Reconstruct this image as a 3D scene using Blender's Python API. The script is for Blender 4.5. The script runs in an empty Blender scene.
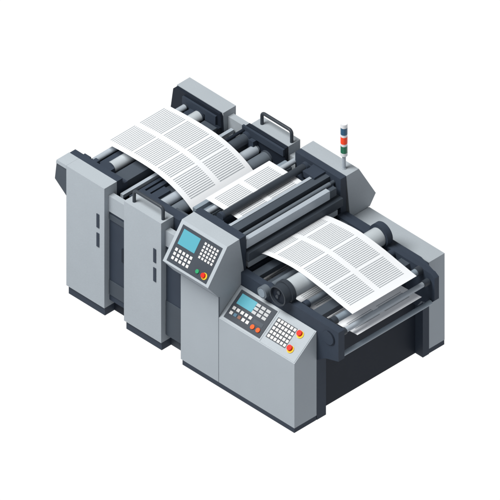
import bpy, bmesh, math
from mathutils import Vector

# ------------------------------------------------------------------ units
# modelling unit = 1 cm; the press is about 3 m long, x = along the press, y = depth, z = up
U = 0.01
SC = bpy.context.scene
COL = SC.collection

# ------------------------------------------------------------------ materials
def new_mat(name):
    m = bpy.data.materials.new(name); m.use_nodes = True
    nt = m.node_tree
    return m, nt, nt.nodes['Principled BSDF']

def paint(name, col, rough=0.55, spec=0.2, metal=0.0, grain=0.05, scale=900.0, bump=0.0, smudge=0.05):
    """painted metal with a fine grain and broad faint smudges"""
    m, nt, b = new_mat(name)
    tc = nt.nodes.new('ShaderNodeTexCoord')
    n1 = nt.nodes.new('ShaderNodeTexNoise'); n1.inputs['Scale'].default_value = scale / 6; n1.inputs['Detail'].default_value = 3
    n2 = nt.nodes.new('ShaderNodeTexNoise'); n2.inputs['Scale'].default_value = 5.0; n2.inputs['Detail'].default_value = 4
    nt.links.new(tc.outputs['Object'], n1.inputs['Vector']); nt.links.new(tc.outputs['Object'], n2.inputs['Vector'])
    a = nt.nodes.new('ShaderNodeMapRange'); a.inputs['From Min'].default_value = .25; a.inputs['From Max'].default_value = .75
    a.inputs['To Min'].default_value = 1 - grain; a.inputs['To Max'].default_value = 1 + grain
    c = nt.nodes.new('ShaderNodeMapRange'); c.inputs['From Min'].default_value = .3; c.inputs['From Max'].default_value = .7
    c.inputs['To Min'].default_value = 1 - smudge; c.inputs['To Max'].default_value = 1 + smudge
    nt.links.new(n1.outputs['Fac'], a.inputs['Value']); nt.links.new(n2.outputs['Fac'], c.inputs['Value'])
    mu = nt.nodes.new('ShaderNodeMath'); mu.operation = 'MULTIPLY'
    nt.links.new(a.outputs[0], mu.inputs[0]); nt.links.new(c.outputs[0], mu.inputs[1])
    v = nt.nodes.new('ShaderNodeVectorMath'); v.operation = 'SCALE'; v.inputs[0].default_value = col
    nt.links.new(mu.outputs[0], v.inputs['Scale'])
    nt.links.new(v.outputs[0], b.inputs['Base Color'])
    b.inputs['Roughness'].default_value = rough
    b.inputs['Specular IOR Level'].default_value = spec
    b.inputs['Metallic'].default_value = metal
    if bump:
        bp = nt.nodes.new('ShaderNodeBump'); bp.inputs['Strength'].default_value = bump; bp.inputs['Distance'].default_value = 0.001
        nt.links.new(n1.outputs['Fac'], bp.inputs['Height']); nt.links.new(bp.outputs[0], b.inputs['Normal'])
    return m

M = {}
M['grey']   = paint('grey_paint',   (.250, .285, .325), bump=.12, smudge=.015)
M['dark']   = paint('dark_paint',   (.024, .033, .050), rough=.55, spec=.12, grain=.08)
M['black']  = paint('black_paint',  (.010, .0142, .023), rough=.55, spec=.10, grain=.08)
M['slate']  = paint('slate_paint',  (.040, .051, .067), rough=.5, spec=.14, grain=.06)
M['steel']  = paint('steel',        (.25, .29, .34), rough=.35, spec=.4, grain=.03)
M['blue_steel'] = paint('blue_steel', (.15, .19, .235), rough=.38, spec=.35, grain=.03)
M['dim_steel'] = paint('dim_steel', (.085, .105, .13), rough=.38, spec=.35, grain=.03)
M['pale']   = paint('pale_roller',  (.31, .35, .39), rough=.3, spec=.4, grain=.02)
M['rubber'] = paint('rubber',       (.024, .031, .042), rough=.42, spec=.25, grain=.05)
M['key']    = paint('white_key',    (.40, .41, .43), grain=.02, smudge=.02)
M['greykey']= paint('grey_key',     (.30, .32, .345), grain=.02, smudge=.02)
M['bluekey']= paint('blue_key',     (.05, .11, .17), grain=.02, smudge=.02)
M['brownkey']= paint('brown_key',   (.14, .07, .055), grain=.02, smudge=.02)
M['panel']  = paint('panel_face',   (.034, .042, .055), rough=.5, spec=.12, grain=.05)
M['red']    = paint('red_plastic',  (.46, .018, .012), rough=.5, spec=.12, grain=.02)
M['orange'] = paint('orange_plastic', (.52, .075, .015), rough=.5, spec=.12, grain=.02)
M['yellow'] = paint('yellow_plastic', (.62, .36, .025), rough=.5, spec=.12, grain=.02)
M['green']  = paint('green_plastic', (.02, .22, .10), rough=.5, spec=.12, grain=.02)
M['lens_blue'] = paint('blue_lens', (.014, .065, .13), rough=.25, spec=.4, grain=.02)
M['lens_red'] = paint('red_lens', (.62, .045, .012), rough=.3, spec=.25, grain=.02)
M['lens_green'] = paint('green_lens', (.012, .11, .06), rough=.25, spec=.4, grain=.02)
M['white_plastic'] = paint('white_plastic', (.50, .52, .56), rough=.35, spec=.3, grain=.02)

def screen_mat():
    m, nt, b = new_mat('lit_screen')
    b.inputs['Base Color'].default_value = (.045, .17, .22, 1)
    b.inputs['Roughness'].default_value = .3
    b.inputs['Specular IOR Level'].default_value = .2
    b.inputs['Emission Color'].default_value = (.09, .33, .42, 1)
    b.inputs['Emission Strength'].default_value = .42
    return m
M['screen'] = screen_mat()

def print_mat(name, blocks, cols, pitch=2.15, ink=(.25, .28, .315), base=(.655, .69, .745), duty=.46):
    """newsprint: blocks = ranges along the web, cols = ranges across it, in cm (UV*100)"""
    m, nt, b = new_mat(name)
    N, L = nt.nodes, nt.links
    uv = N.new('ShaderNodeUVMap'); sx = N.new('ShaderNodeSeparateXYZ'); L.new(uv.outputs[0], sx.inputs[0])
    def math_(op, a, bb=None):
        n = N.new('ShaderNodeMath'); n.operation = op
        for i, q in enumerate((a, bb)):
            if q is None: continue
            if isinstance(q, (int, float)): n.inputs[i].default_value = q
            else: L.new(q, n.inputs[i])
        return n.outputs[0]
    s = math_('MULTIPLY', sx.outputs[0], 100.0); t = math_('MULTIPLY', sx.outputs[1], 100.0)
    def rng(v, a, c): return math_('MULTIPLY', math_('GREATER_THAN', v, a), math_('LESS_THAN', v, c))
    # each block carries its own run of text lines
    tot = None
    for a, c in blocks:
        f = math_('LESS_THAN', math_('FRACT', math_('DIVIDE', math_('SUBTRACT', s, a), pitch)), duty)
        q = math_('MULTIPLY', rng(s, a, c), f)
        tot = q if tot is None else math_('ADD', tot, q)
    tc = None
    for a, c in cols:
        q = rng(t, a, c); tc = q if tc is None else math_('ADD', tc, q)
    mask = math_('MULTIPLY', tot, tc)
    # ink is a little uneven
    nz = N.new('ShaderNodeTexNoise'); nz.inputs['Scale'].default_value = 60; nz.inputs['Detail'].default_value = 3
    L.new(uv.outputs[0], nz.inputs['Vector'])
    mr = N.new('ShaderNodeMapRange'); mr.inputs['From Min'].default_value = .3; mr.inputs['From Max'].default_value = .7
    mr.inputs['To Min'].default_value = .82; mr.inputs['To Max'].default_value = 1.0
    L.new(nz.outputs['Fac'], mr.inputs['Value'])
    mask = math_('MULTIPLY', mask, mr.outputs[0])
    mx = N.new('ShaderNodeMix'); mx.data_type = 'RGBA'
    L.new(mask, mx.inputs['Factor']); mx.inputs['A'].default_value = (*base, 1); mx.inputs['B'].default_value = (*ink, 1)
    L.new(mx.outputs['Result'], b.inputs['Base Color'])
    b.inputs['Roughness'].default_value = .8; b.inputs['Specular IOR Level'].default_value = .1
    # newsprint lets some light through
    tr = N.new('ShaderNodeBsdfTranslucent'); ms = N.new('ShaderNodeMixShader'); ms.inputs[0].default_value = .27
    L.new(mx.outputs['Result'], tr.inputs['Color'])
    out = next(n for n in N if n.type == 'OUTPUT_MATERIAL')
    L.new(b.outputs[0], ms.inputs[1]); L.new(tr.outputs[0], ms.inputs[2]); L.new(ms.outputs[0], out.inputs['Surface'])
    return m

# ------------------------------------------------------------------ mesh helpers (all in cm)
def finish(name, bm, mat, parent=None, smooth=False, bevel=0.0, origin=None):
    if bevel:
        es = [e for e in bm.edges if len(e.link_faces) == 2 and e.calc_face_angle(0) > math.radians(25)]
        bmesh.ops.bevel(bm, geom=es, offset=bevel, segments=2, profile=.6, affect='EDGES', clamp_overlap=True)
    bmesh.ops.recalc_face_normals(bm, faces=bm.faces)
    bmesh.ops.scale(bm, vec=(U, U, U), verts=bm.verts)
    me = bpy.data.meshes.new(name); bm.to_mesh(me); bm.free()
    me.materials.append(mat)
    if smooth:
        for p in me.polygons: p.use_smooth = True
        me.set_sharp_from_angle(angle=math.radians(35))
    o = bpy.data.objects.new(name, me); COL.objects.link(o)
    if parent is not None: o.parent = parent
    return o

def add_box(bm, x0, x1, y0, y1, z0, z1):
    v = [bm.verts.new((x, y, z)) for x in (x0, x1) for y in (y0, y1) for z in (z0, z1)]
    for f in ((0,1,3,2), (4,6,7,5), (0,4,5,1), (2,3,7,6), (0,2,6,4), (1,5,7,3)):
        bm.faces.new([v[i] for i in f])

def box(name, mat, parent, x0, x1, y0, y1, z0, z1, bevel=.35):
    bm = bmesh.new(); add_box(bm, x0, x1, y0, y1, z0, z1)
    return finish(name, bm, mat, parent, smooth=True, bevel=bevel)

def add_prism(bm, pts, axis, a0, a1):
    def mk(p, a):
        return (a, p[0], p[1]) if axis == 'x' else (p[0], a, p[1]) if axis == 'y' else (p[0], p[1], a)
    lo = [bm.verts.new(mk(p, a0)) for p in pts]; hi = [bm.verts.new(mk(p, a1)) for p in pts]
    n = len(pts)
    bm.faces.new(lo); bm.faces.new(hi[::-1])
    for i in range(n):
        bm.faces.new((lo[i], lo[(i+1) % n], hi[(i+1) % n], hi[i]))

def prism(name, mat, parent, pts, axis, a0, a1, bevel=.35):
    bm = bmesh.new(); add_prism(bm, pts, axis, a0, a1)
    return finish(name, bm, mat, parent, smooth=True, bevel=bevel)

def add_rod(bm, p0, p1, r, seg=32, r1=None):
    p0, p1 = Vector(p0), Vector(p1); d = (p1 - p0).normalized()
    a = d.orthogonal().normalized(); b = d.cross(a)
    r1 = r if r1 is None else r1
    R = [[bm.verts.new(p + (a*math.cos(2*math.pi*i/seg) + b*math.sin(2*math.pi*i/seg)) * rr) for i in range(seg)] for p, rr in ((p0, r), (p1, r1))]
    bm.faces.new(R[0][::-1]); bm.faces.new(R[1])
    for i in range(seg):
        bm.faces.new((R[0][i], R[0][(i+1) % seg], R[1][(i+1) % seg], R[1][i]))

def rod(name, mat, parent, p0, p1, r, bevel=.25, seg=36):
    bm = bmesh.new(); add_rod(bm, p0, p1, r, seg)
    return finish(name, bm, mat, parent, smooth=True, bevel=bevel)

def add_tube_path(bm, pts, r, seg=14):
    pts = [Vector(p) for p in pts]; rings = []
    up = Vector((0, 1, 0))                                   # paths lie in an xz plane
    for i, p in enumerate(pts):
        d = (pts[min(i+1, len(pts)-1)] - pts[max(i-1, 0)]).normalized()
        n = d.cross(up).normalized()
        rings.append([bm.verts.new(p + (n*math.cos(2*math.pi*k/seg) + up*math.sin(2*math.pi*k/seg))*r) for k in range(seg)])
    for a, b in zip(rings, rings[1:]):
        for k in range(seg): bm.faces.new((a[k], a[(k+1) % seg], b[(k+1) % seg], b[k]))
    bm.faces.new(rings[0]); bm.faces.new(rings[-1][::-1])

# ------------------------------------------------------------------ the press
press = bpy.data.objects.new('printing_press', None); COL.objects.link(press)
press.location = (0, 0, 0)
press.empty_display_size = .2
press['label'] = 'grey and charcoal newspaper printing press with two control panels, rollers and a signal light'
press['category'] = 'printing press'
def lab(o, t): o['label'] = t; return o

# ---- side cabinets -------------------------------------------------

def cabinet_front(x0, x1, label):
    c = box('side_cabinet', M['grey'], press, x0, x1, .4, 14.4, 7.9, 127.4, bevel=.4)
    lab(c, label)
    box('plinth', M['dark'], c, x0 + 1.6, x1 - .4, 1.5, 12, 0, 7.8, bevel=.2)
    for z0, z1 in ((85, 98.5), (66, 79.5)):
        box('handle_slot', M['dark'], c, x1 - 8.6, x1 - 5.6, -.1, .8, z0, z1, bevel=.15)
    return c
cabA = cabinet_front(-260.3, -217.0, 'grey side cabinet at the far left end')
cabB = cabinet_front(-194.6, -152.3, 'grey side cabinet with a grab bar on top')
# sloping dark bracket with a grey cap beside the end cabinet
prism('end_bracket', M['slate'], press, [(-260.4, 96), (-274.2, 107), (-272.2, 123.8), (-260.4, 123.8)], 'y', 1.2, 14.2)
prism('bracket_cap', M['grey'], press, [(-260.4, 124), (-272.2, 124), (-271.4, 127.4), (-260.4, 127.4)], 'y', .4, 14.4, bevel=.3)

def cabinet_back(x0, x1, y0, y1, z1, label):
    c = box('side_cabinet', M['grey'], press, x0, x1, y0, y1, 7.9, z1, bevel=.4)
    lab(c, label)
    box('plinth', M['dark'], c, x0 + 1, x1 - 1, y0 + 1, y1 - 1.5, 0, 7.8, bevel=.2)
    return c
cabC = cabinet_back(-272.5, -219.8, 136.3, 150.5, 130, 'grey side cabinet at the back left end')
cabD = cabinet_back(-194.0, -151.7, 142.6, 155.6, 130, 'grey side cabinet with a grab bar at the back')

def grab(parent, xa, xb, y, z):
    bm = bmesh.new(); h = 11.5; r = 3.0; P = []
    P.append((xa, y, z - .2)); 
    for k in range(7):
        t = math.pi*(1 - k/12); P.append((xa + r + r*math.cos(t), y, z + h - r + r*math.sin(t)))
    for k in range(7):
        t = math.pi/2*(1 - k/6); P.append((xb - r + r*math.cos(t), y, z + h - r + r*math.sin(t)))
    P.append((xb, y, z - .2))
    add_tube_path(bm, P, 1.45)
    return finish('grab_handle', bm, M['rubber'], parent, smooth=True)
grab(cabB, -188.2, -155.3, 5.6, 127.4)
grab(cabD, -187.7, -153.9, 148.2, 130)

# ---- joining beams and recessed panels between the cabinets --------
for x0, x1 in ((-216.9, -194.7), (-152.2, -129.6)):
    box('joining_beam', M['grey'], press, x0, x1, 5.2, 10.6, 102.8, 118.2)
    p = box('recess_panel', M['dark'], press, x0, x1, 6.0, 11.8, 14, 102.6)
    box('beam_shade_strip', M['slate'], p, x0 + .3, x1 - .3, 5.2, 6.0, 95, 100, bevel=.2)  # toned strip standing in for the shade band under the joining beam
    box('kick_plate', M['slate'], p, x0 + .3, x1 - .3, 5.3, 6.0, 20 if x0 < -200 else 14.2, 34 if x0 < -200 else 48, bevel=.2)
    box('recess_plinth', M['black'] if x0 < -200 else M['slate'], press, x0 - 2, x1 + (3.4 if x0 < -200 else 4), 12.1, 16, 0, 30, bevel=.2)
box('latch', M['black'], press, -202, -197.2, 4.9, 6.1, 60, 73, bevel=.2)
box('joining_beam', M['grey'], press, -219.7, -194.2, 141.5, 147.5, 103, 124)
box('joining_beam', M['grey'], press, -151.6, -138.2, 143.5, 149.5, 103, 121)

# ---- inner chassis (dark bodies between the side frames) -----------
box('chassis', M['black'], press, -262, -138.5, 24.2, 132, 2, 100, bevel=.5)
box('chassis', M['black'], press, -138.2, -87.5, 31.2, 136.8, 0, 98, bevel=.5)
box('chassis', M['black'], press, -87.3, -9.6, 32, 141.2, 0, 76, bevel=.5)

# ---- side frames, left section -------------------------------------
sf = prism('side_frame', M['dark'], press,
      [(-271, 60), (-271, 127.2), (-217.2, 127.2), (-217.2, 60)], 'y', 14.6, 21)
for x0, x1, y1, z1 in ((-262, -255, 23, 126.9), (-252, -247.5, 25.5, 126.5), (-246.5, -234, 29, 124), (-236, -217.4, 27, 121)):
    box('bearing_block', M['dark'], sf, x0, x1, 20.5, y1, 100, z1, bevel=.3)
sb = prism('side_frame', M['dark'], press,
      [(-205, 30), (-205, 112), (-194.8, 126.4), (-146, 126.4), (-140, 120), (-140, 30)], 'y', 14.6, 23.5)
box('bearing_block', M['slate'], sb, -160, -143, 17, 26, 120, 125.8, bevel=.4)
# back left frame: dark outline with sloping ends
sc_ = prism('side_frame', M['black'], press,
      [(-279, 92), (-274, 127), (-271.5, 129.6), (-221.5, 129.6), (-219.9, 127), (-217.5, 92)], 'y', 133.5, 136.2)
prism('frame_rib', M['dark'], sc_, [(-262, 118), (-262, 126.5), (-224, 126.5), (-224, 92), (-230, 92), (-230, 117), (-236, 117), (-236, 122), (-243, 122), (-243, 118)], 'y', 131.6, 133.4, bevel=.2)
sd = prism('side_frame', M['black'], press, [(-199.5, 70), (-199.5, 125), (-196, 129.6), (-151.9, 129.6), (-151.9, 70)], 'y', 139, 142.5)
box('frame_rib', M['dark'], sd, -199, -152.2, 136.8, 138.9, 122.5, 128.8, bevel=.4)
box('bearing_block', M['dark'], sd, -197, -183, 133.5, 138.9, 106, 122, bevel=.4)

# ---- rollers and beams, left section -------------------------------
def roller(x, z, r, y0, y1, mat, cap=None, capr=None, name='roller', caplen=4):
    o = rod(name, M[mat], press, (x, y0, z), (x, y1, z), r, bevel=min(.3, r*.15))
    if cap:
        rr = capr or r*1.15
        for a, b in ((y0 - caplen, y0), (y1, y1 + caplen)):
            rod('end_cap', M[cap], o, (x, a, z), (x, b, z), rr, bevel=.25)
    return o
roller(-257.5, 119.0, 2.5, 27, 130, 'steel', 'rubber', 2.8)
box('cross_beam', M['dark'], press, -252.5, -246.8, 25, 132, 112, 119.5)
roller(-242.5, 117.6, 4.9, 32.5, 130.5, 'pale', 'dark', 5.4, caplen=3)
box('cross_beam', M['slate'], press, -233.5, -219.5, 27, 129, 108, 119.2)
box('cross_beam', M['black'], press, -233, -219, 129, 133, 107, 118)
box('tie_bar', M['steel'], press, -214.6, -211.4, 16, 140, 112.5, 116)
box('cross_beam', M['dark'], press, -208.5, -205.5, 20, 136, 112, 115)
box('cross_beam', M['dark'], press, -203, -199, 22, 136, 112, 115.5)
box('cross_beam', M['slate'], press, -197.5, -186.5, 27, 136, 107, 113)
box('ink_duct', M['dark'], press, -197.3, -190, 30, 48, 113.2, 115.5)
roller(-193, 120.0, 4.6, 116.5, 134, 'slate', 'dark', 5.4, name='roller')
rod('thin_bar', M['black'], press, (-197, 115.5, 125), (-197, 138.5, 125), 1.5)
roller(-183.5, 112.8, 4.2, 31, 136.5, 'steel', 'dim_steel', 3.4, caplen=2)
roller(-172.6, 109.6, 5.6, 33, 137.5, 'dim_steel', 'slate', 6.4, caplen=3.5)
box('cross_beam', M['dark'], press, -156, -152.5, 24, 140, 104, 112)
roller(-147.5, 118.0, 3.4, 25, 136, 'blue_steel')
box('cross_beam', M['blue_steel'], press, -142.5, -137.2, 31.4, 132, 117, 122.5)
roller(-139.8, 124.6, 2.3, 24.5, 138, 'steel', 'steel', 1.9, caplen=2)

box('cross_beam', M['blue_steel'], press, -152.5, -148.6, 36, 60, 119, 125)
box('end_plate', M['dark'], press, -266, -262.2, 21.2, 133, 40, 113.5)

# ---- printing tower ------------------------------------------------
XT = -86.4
tower = prism('control_tower', M['grey'], press, [(.0, 4.7), (0, 89.0), (24.9, 89.0), (24.9, 4.7)], 'x', -129.5, XT - .25)
lab(tower, 'tall grey cabinet under the upper control panel')
hood = prism('console_hood', M['grey'], press, [(0, 89.2), (-11.9, 104.7), (9.85, 134.6), (23.2, 135.1), (28.6, 100), (28.6, 89.2)], 'x', -138.0, XT)
tplinth = box('base_strip', M['dark'], press, -127.6, -.15, .05, 24.5, 0, 4.6, bevel=.12)
# side frames of the tower
box('tower_frame', M['dark'], press, -138.0, XT - .3, 23.6, 31, 0, 134.9, bevel=.3)
tf = box('tower_frame', M['dark'], press, -138.4, XT - .3, 136.9, 143.1, 0, 134.9, bevel=.3)
back_tower = prism('tower_cover', M['grey'], press, [(143.2, 135.1), (157.0, 135.1), (176.0, 101), (169.4, 91.3), (147.2, 91.3)], 'x', -138.4, XT)
lab(back_tower, 'grey cover at the back that carries the signal light')
box('tower_cover_base', M['grey'], press, -138.2, XT - .5, 143.2, 168, 0, 91.2)
# bearing blocks on the tower frames, seen from above
for y0, y1 in ((31, 35.5), (128, 136.8)):
    box('bearing_block', M['dark'], press, -127, -116, y0, y1, 122, 131, bevel=.4)
    box('bearing_block', M['dark'], press, -115.6, -110.2, y0 + .2, y1 + (6 if y0 < 50 else -1), 112, 126.5, bevel=.4)
box('frame_cap', M['dark'], press, -117.5, -104, 124.5, 136.9, 128, 133.4, bevel=.5)

roller(-120.6, 133.0, 3.1, 38, 129, 'rubber', 'dark', 3.7, name='pinch_roller', caplen=3)
# portal beams, from the top down
box('guide_bar', M['steel'], press, -109.6, -106.8, 31.2, 133, 128, 131.8, bevel=.2)
box('cross_beam', M['slate'], press, -106.5, -98.9, 31.2, 136.8, 124, 131.4, bevel=.3)
box('cross_beam', M['black'], press, -98.6, -92.0, 31.1, 136.8, 98, 123, bevel=.3)  # black filler in the gap between beams, its shade put into the colour
roller(-94.3, 128.6, 1.8, 31.2, 132, 'dim_steel', 'slate', 1.6, caplen=4.6, name='guide_roller')
box('cross_beam', M['steel'], press, -91.6, -87.0, 32.0, 125.2, 120.8, 129.2, bevel=.25)
box('beam_bracket', M['slate'], press, -91.2, -87.4, 125.4, 133, 120.5, 128, bevel=.3)
box('cross_beam', M['slate'], press, -91.7, -83.6, 31.3, 136.7, 110.2, 117.9, bevel=.3)
box('cross_beam', M['steel'], press, -91.8, -86.6, 33.5, 133.5, 101.2, 106.4, bevel=.3)

# ---- delivery section: low side frames -----------------------------
fp = prism('delivery_frame', M['dark'], press,
      [(XT, 60), (0.2, 60), (9.4, 66.8), (24.7, 71.4), (24.7, 100.2), (XT, 101.4)], 'y', 25.1, 31.8, bevel=.3)
box('support_leg', M['dark'], press, -9.4, 0.1, 25.0, 35.3, 0, 66, bevel=.25)
rod('bearing_cover', M['dark'], fp, (13.2, 24.3, 89.4), (13.2, 25.2, 89.4), 6.2, bevel=.3)
bm = bmesh.new()
for k in range(-7, 8):                                        # black crescent modelled as the shadow round the bearing cover
    a = math.radians(20 + k*11); a2 = math.radians(20 + (k+1)*11)
    w = .95*math.cos((k)/8*math.pi/2); w2 = .95*math.cos((k+1)/8*math.pi/2) if k < 7 else .0
    pts = [(13.2 + 6.4*math.cos(a), 89.4 + 6.4*math.sin(a)), (13.2 + (6.45+w)*math.cos(a), 89.4 + (6.45+w)*math.sin(a)),
           (13.2 + (6.45+w2)*math.cos(a2), 89.4 + (6.45+w2)*math.sin(a2)), (13.2 + 6.4*math.cos(a2), 89.4 + 6.4*math.sin(a2))]
    if k < 7: add_prism(bm, pts, 'y', 24.5, 25.2)
finish('cover_shadow', bm, M['black'], fp)
bp_ = prism('delivery_frame', M['dark'], press,
      [(XT, 60), (5, 60), (9.4, 67), (20, 70.5), (24.7, 75.5), (24.7, 97.5), (20.5, 100.2), (XT, 101.4)], 'y', 132.6, 137.6, bevel=.3)
box('support_leg', M['dark'], press, -9.4, .4, 143.4, 150.4, 0, 90.8, bevel=.25)
prism('frame_rail', M['dark'], press, [(XT, 137.7), (19, 137.7), (-1, 143.2), (XT, 143.2)], 'z', 78, 100.0, bevel=.2)
box('frame_shelf', M['dark'], press, XT, -9.6, 143.3, 150.3, 66, 90.6, bevel=.3)
low = box('side_cabinet', M['grey'], press, XT + .2, 0, 150.5, 168.2, 4.7, 91.2, bevel=.4)
lab(low, 'low grey cabinet along the back of the delivery end')
box('plinth', M['dark'], low, XT + .6, -.15, 150.7, 168, 0, 4.6, bevel=.12)
box('end_panel', M['black'], press, -9.5, -8.2, 35.4, 143.3, 0, 82, bevel=.2)

# low console (profile in y,z)
console = prism('control_console', M['grey'], press, [(0, 4.7), (0, 69), (24.8, 88.8), (24.8, 4.7)], 'x', XT + .05, 0, bevel=.3)
lab(console, 'low grey cabinet with the sloping lower control panel')

# ---- drum and delivery rollers ------------------------------------
drum = rod('web_drum', M['pale'], press, (-38.0, 30, 106.6), (-38.0, 131.4, 106.6), 8.2, bevel=.3, seg=64)
rod('drum_flange', M['rubber'], drum, (-38.0, 25.6, 106.8), (-38.0, 30, 106.8), 10.0, bevel=.4, seg=64)
rod('drum_flange', M['dark'], drum, (-38.0, 131.6, 107.4), (-38.0, 137.4, 107.4), 10.4, bevel=.4, seg=64)
def ring(name, mat, parent, x, z, y0, y1, ro, ri, seg=64):
    bm = bmesh.new(); R = []
    for y, r in ((y0, ri), (y0, ro), (y1, ro), (y1, ri)):
        R.append([bm.verts.new((x + r*math.cos(2*math.pi*k/seg), y, z + r*math.sin(2*math.pi*k/seg))) for k in range(seg)])
    for a in range(4):
        b = (a + 1) % 4
        for k in range(seg): bm.faces.new((R[a][k], R[a][(k+1) % seg], R[b][(k+1) % seg], R[b][k]))
    return finish(name, bm, mat, parent, smooth=True, bevel=.2)
ring('drum_collar', M['rubber'], drum, -38.0, 106.8, 18.3, 25.5, 8.9, 7.9)
rod('drum_hub', M['black'], drum, (-38.0, 20.5, 106.8), (-38.0, 25.5, 106.8), 7.7, bevel=.2, seg=48)
rod('hub_pin', M['rubber'], drum, (-38.0, 19.4, 109.4), (-38.0, 20.6, 109.4), 1.6, bevel=.2, seg=20)
rod('hub_pin', M['rubber'], drum, (-39.8, 19.4, 104.6), (-39.8, 20.6, 104.6), 1.6, bevel=.2, seg=20)
kn = rod('adjusting_knob', M['dim_steel'], press, (-57.0, 19.5, 99.2), (-57.0, 25.3, 99.2), 5.2, bevel=.5, seg=40)
rod('knob_face', M['blue_steel'], kn, (-57.0, 19.0, 99.2), (-57.0, 19.6, 99.2), 3.7, bevel=.15, seg=40)

box('cross_beam', M['slate'], press, -82, -74, 31.8, 132.6, 95, 99.6)
box('cross_beam', M['slate'], press, -70.5, -67.5, 31.8, 132.6, 90, 93.5)
roller(-60, 97.0, 3.0, 34, 130, 'dim_steel', 'dark', 3.4, caplen=2.5)
roller(-52.5, 93.0, 2.2, 34, 130, 'blue_steel')
roller(-23.0, 97.6, 2.7, 38, 128, 'dim_steel', 'dark', 3.4, caplen=5)
box('cross_beam', M['slate'], press, -13.2, -3.4, 31.8, 132.6, 93, 98.0)
roller(8.4, 98.0, 3.0, 38, 127.5, 'blue_steel', 'rubber', 3.6, caplen=5)
roller(18.4, 92.2, 2.2, 38.5, 125.5, 'steel', 'rubber', 3.0, name='delivery_roller', caplen=6)
roller(21.3, 73.0, 2.1, 31.9, 131.5, 'blue_steel', name='delivery_roller')

# ---- signal light ---------------------------------------------------
sx, sy = -95.1, 149.0
sig = rod('signal_light', M['steel'], press, (sx, sy, 135), (sx, sy, 149), 1.55, bevel=.15, seg=24)
rod('lamp_base', M['white_plastic'], sig, (sx, sy, 148.4), (sx, sy, 151.4), 2.9, bevel=.5)
for z, m_ in ((151.5, 'lens_green'), (160.6, 'lens_red'), (169.7, 'lens_blue')):
    rod('lamp_lens', M[m_], sig, (sx, sy, z), (sx, sy, z + 6.6), 2.85, bevel=.2)
for z in (158.2, 167.3):
    rod('lamp_spacer', M['white_plastic'], sig, (sx, sy, z), (sx, sy, z + 2.3), 2.75, bevel=.15)
rod('lamp_cap', M['white_plastic'], sig, (sx, sy, 176.4), (sx, sy, 180.0), 2.85, bevel=.9)
rod('mast_foot', M['grey'], sig, (sx, sy, 135.0), (sx, sy, 135.7), 2.1, bevel=.15, seg=24)

# ---- control panels -------------------------------------------------
def frame_of(y0, z0, y1, z1):
    L_ = math.hypot(y1 - y0, z1 - z0); ty, tz = (y1 - y0)/L_, (z1 - z0)/L_
    ny, nz = -tz, ty
    def f(x, t, h): return (x, y0 + ty*L_*t + ny*h, z0 + tz*L_*t + nz*h)
    return f, L_
def slab(name, mat, parent, f, x0, x1, t0, t1, h0, h1, bevel=.12):
    bm = bmesh.new()
    v = [bm.verts.new(f(x, t, h)) for x in (x0, x1) for t in (t0, t1) for h in (h0, h1)]
    for q in ((0,1,3,2), (4,6,7,5), (0,4,5,1), (2,3,7,6), (0,2,6,4), (1,5,7,3)): bm.faces.new([v[i] for i in q])
    return finish(name, bm, mat, parent, smooth=True, bevel=bevel)
def dome(name, mat, parent, f, x, t, r, h0, h1):
    return rod(name, mat, parent, f(x, t, h0), f(x, t, h1), r, bevel=min(.45, (h1-h0)*.35), seg=28)

f1, L1 = frame_of(-11.9, 104.7, 9.85, 134.6)
p1 = slab('control_panel', M['panel'], press, f1, -134.6, -89.8, .055, .92, -.1, .35)
lab(p1, 'upper dark control panel with blue screen and two keypads')
slab('screen', M['screen'], p1, f1, -131.6, -112.8, .495, .85, .36, .62)
for i in range(5):
    for j in range(3):
        x = -129.9 + i*4.1; t = .375 - j*.1
        slab('key', M['key'], p1, f1, x - 1.3, x + 1.3, t - .034, t + .034, .36, .8, .2)
for i in range(5):
    for j in range(5):
        x = -106.4 + i*3.4; t = .815 - j*.081
        slab('key', M['key'], p1, f1, x - 1.05, x + 1.05, t - .027, t + .027, .36, .8, .2)
dome('start_button', M['green'], p1, f1, -102.3, .20, 1.75, .36, 1.3)
cl = dome('button_collar', M['yellow'], p1, f1, -94.3, .185, 2.9, .36, .8)
dome('stop_button', M['red'], p1, f1, -95.0, .195, 2.05, .8, 2.3)

f2, L2 = frame_of(0, 69, 24.8, 88.8)
lf = slab('panel_frame', M['grey'], press, f2, -85.0, -.9, .03, .97, -.1, .3)
p2 = slab('control_panel', M['panel'], press, f2, -82.6, -41.9, .09, .915, .31, .75)
lab(p2, 'lower dark control panel with blue screen and small keys')
slab('screen', M['screen'], p2, f2, -79.4, -62.4, .545, .84, .76, 1.0)
for i in range(3):
    for j in range(3):
        x = -60.0 + i*5.6; t = .79 - j*.108
        slab('key', M['greykey'], p2, f2, x - 2.15, x + 2.15, t - .039, t + .039, .76, 1.1, .15)
rows = [['key']*5, ['key', 'bluekey', 'brownkey', 'key', 'key']]
for j, r_ in enumerate(rows):
    for i, m_ in enumerate(r_):
        x = -78.3 + i*4.55; t = .415 - j*.14
        slab('key', M[m_], p2, f2, x - 1.55, x + 1.55, t - .043, t + .043, .76, 1.15, .2)
slab('status_window', M['slate'], p2, f2, -56.4, -45.5, .34, .45, .76, .9, .08)
dome('push_button', M['orange'], p2, f2, -53.2, .245, 2.0, .76, 1.7)
dome('push_button', M['orange'], p2, f2, -47.0, .245, 2.0, .76, 1.7)
kp = slab('keypad', M['panel'], press, f2, -38.0, -16.2, .215, .80, .31, .6)
for i in range(6):
    for j in range(5):
        x = -35.6 + i*3.6; t = .74 - j*.116
        slab('key', M['key'], kp, f2, x - 1.35, x + 1.35, t - .042, t + .042, .61, 1.0, .2)
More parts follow.
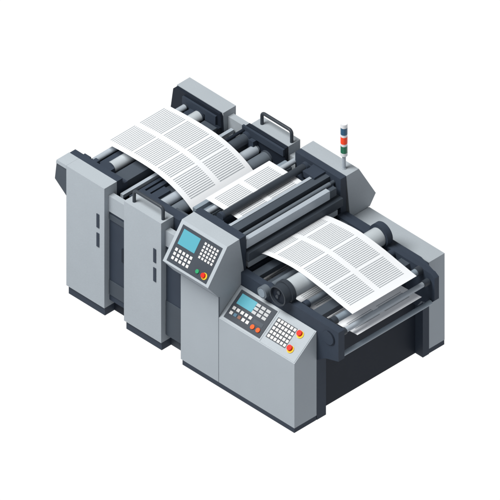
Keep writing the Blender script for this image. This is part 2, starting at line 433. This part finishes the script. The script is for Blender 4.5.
for t in (.72, .275):
    c = dome('button_collar', M['yellow'], press, f2, -10.8, t - .01, 3.2, .31, .9)
    dome('stop_button', M['red'], c, f2, -11.6, t + .01, 2.4, .9, 2.6)
slab('panel_seam', M['grey'], press, f2, -40.9, -40.3, .05, .95, .31, .62, .1)

# thin dark strip along the seam between tower and console
box('joint_strip', M['dim_steel'], press, XT - .2, XT + .3, -.12, 1.0, 4.7, 88.8, bevel=.05)

# ------------------------------------------------------------------ printed webs
def web(name, label, ctrl, y0, y1, mat):
    """ctrl: (x,z) points of the web's path; a smooth strip of paper through them"""
    P = [Vector((a, b)) for a, b in ctrl]
    pts = []
    ext = [P[0]*2 - P[1]] + P + [P[-1]*2 - P[-2]]
    for i in range(1, len(ext) - 2):
        p0, p1_, p2_, p3 = ext[i-1], ext[i], ext[i+1], ext[i+2]
        k = 14
        for j in range(k):
            t = j/k
            pts.append(.5*((2*p1_) + (p2_-p0)*t + (2*p0-5*p1_+4*p2_-p3)*t*t + (3*p1_-p0-3*p2_+p3)*t**3))
    pts.append(P[-1])
    bm = bmesh.new(); uvl = bm.loops.layers.uv.new('UVMap')
    s = [0.0]
    for a, b in zip(pts, pts[1:]): s.append(s[-1] + (b - a).length)
    m = 8; grid = []
    for p in pts: grid.append([bm.verts.new((p.x*U, (y0 + (y1-y0)*k/m)*U, p.y*U)) for k in range(m+1)])
    for i in range(len(pts)-1):
        for k in range(m):
            f = bm.faces.new((grid[i][k], grid[i+1][k], grid[i+1][k+1], grid[i][k+1]))
            for l, (a, b) in zip(f.loops, ((i, k), (i+1, k), (i+1, k+1), (i, k+1))):
                l[uvl].uv = (s[a]/100, (y1-y0)*b/m/100)
    me = bpy.data.meshes.new(name); bm.to_mesh(me); bm.free(); me.materials.append(mat)
    o = bpy.data.objects.new(name, me); COL.objects.link(o)
    o['label'] = label; o['category'] = 'newspaper sheet'; o['group'] = 'newspaper webs running through the press'
    return o

cols = [(5.3, 32.8), (38.2, 65.8)]
def bl(a, n, p=1.95): return (a - .01, a + (n-1)*p + .5*p + .01)
m1 = print_mat('newsprint_long', [bl(4.5, 13), bl(31.6, 13), bl(58.7, 8), bl(76.0, 12)], cols, pitch=1.95)
m2 = print_mat('newsprint_short', [bl(5.0, 17)], cols, pitch=1.95)
m3 = print_mat('newsprint_front', [bl(2.2, 6), bl(17, 14), bl(46.6, 14), bl(76.2, 13)], cols, pitch=1.95)
m4 = print_mat('newsprint_lower', [bl(4, 13), bl(34, 13), bl(64, 11), bl(92, 6)], cols, pitch=1.95)
web('newspaper_sheet', 'longest newspaper sheet, bending down at its end over the left half of the press',
    [(-264.5, 127.0), (-236, 129.0), (-211, 129.0), (-194, 127.0), (-181, 123.4), (-170, 118.6), (-160.6, 112.6)], 44, 114.5, m1)
web('newspaper_sheet', 'short flat newspaper sheet in the middle, crossed by a black roller',
    [(-149.3, 129.6), (-135, 129.7), (-120, 129.5), (-109.8, 129.0)], 47, 118.6, m2)
web('newspaper_sheet', 'arched newspaper sheet on top at the right delivery end',
    [(-86.5, 109.0), (-80, 112.2), (-62, 115.0), (-43, 116.0), (-18, 113.2), (2, 109.4), (20.2, 106.2)], 45, 117, m3)
web('newspaper_sheet', 'greyish newspaper sheet under the arched one, behind the front steel roller',
    [(-86.0, 85.0), (-40, 84.6), (0, 85.0), (24, 86.2)], 47, 119, m4)

# ------------------------------------------------------------------ camera: parallel projection
az, el = math.radians(45.5), math.radians(37.0)
d = Vector((math.cos(el)*math.sin(az), -math.cos(el)*math.cos(az), math.sin(el)))
A_, B_, C_, D_ = .8775, .893, .5376, .5283
u, v = 250 - 294.4, 250 - 433.2 + 60
det = -A_*D_ - B_*C_
cx, cy = (u*-D_ - B_*v)/det, (A_*v - C_*u)/det
target = Vector((cx*U, cy*U, 60*U))
cam = bpy.data.cameras.new('camera'); cam.type = 'ORTHO'; cam.ortho_scale = 500/1.2521*U
cam.clip_start = .1; cam.clip_end = 100
co = bpy.data.objects.new('camera', cam); COL.objects.link(co)
co.location = target + d*12
co.rotation_euler = (-d).to_track_quat('-Z', 'Y').to_euler()
SC.camera = co

# ------------------------------------------------------------------ light: white studio surround and one large key softbox, plus an added fill
w = bpy.data.worlds.new('World'); SC.world = w; w.use_nodes = True
nt = w.node_tree; bg = nt.nodes['Background']
tc = nt.nodes.new('ShaderNodeTexCoord'); sp = nt.nodes.new('ShaderNodeSeparateXYZ')
nt.links.new(tc.outputs['Generated'], sp.inputs[0])
mr = nt.nodes.new('ShaderNodeMapRange'); mr.inputs['From Min'].default_value = -.02; mr.inputs['From Max'].default_value = .08
mr.inputs['To Min'].default_value = 1.02; mr.inputs['To Max'].default_value = .25
nt.links.new(sp.outputs['Z'], mr.inputs['Value'])
nt.links.new(mr.outputs[0], bg.inputs['Strength'])
bg.inputs['Color'].default_value = (1, 1, 1, 1)

def softbox(name, direction, dist, size, power):
    l = bpy.data.lights.new(name, 'AREA'); l.shape = 'DISK'; l.size = size; l.energy = power; l.color = (1, .965, .90)
    o = bpy.data.objects.new(name, l); COL.objects.link(o)
    dd = Vector(direction).normalized()
    c = Vector((-1.25, .8, .7))
    o.location = c + dd*dist
    o.rotation_euler = (-dd).to_track_quat('-Z', 'Y').to_euler()
    return o
softbox('key_softbox', (-.25, -.70, 1.24), 16, 9, 5350)
softbox('fill_softbox', (1, -.35, .75), 16, 9, 330)  # weak extra lamp, added only to lift the right-facing sides

SC.view_settings.view_transform = 'Standard'
SC.view_settings.look = 'None'
SC.view_settings.exposure = 0
SC.view_settings.gamma = 1
SC.render.engine = 'CYCLES'
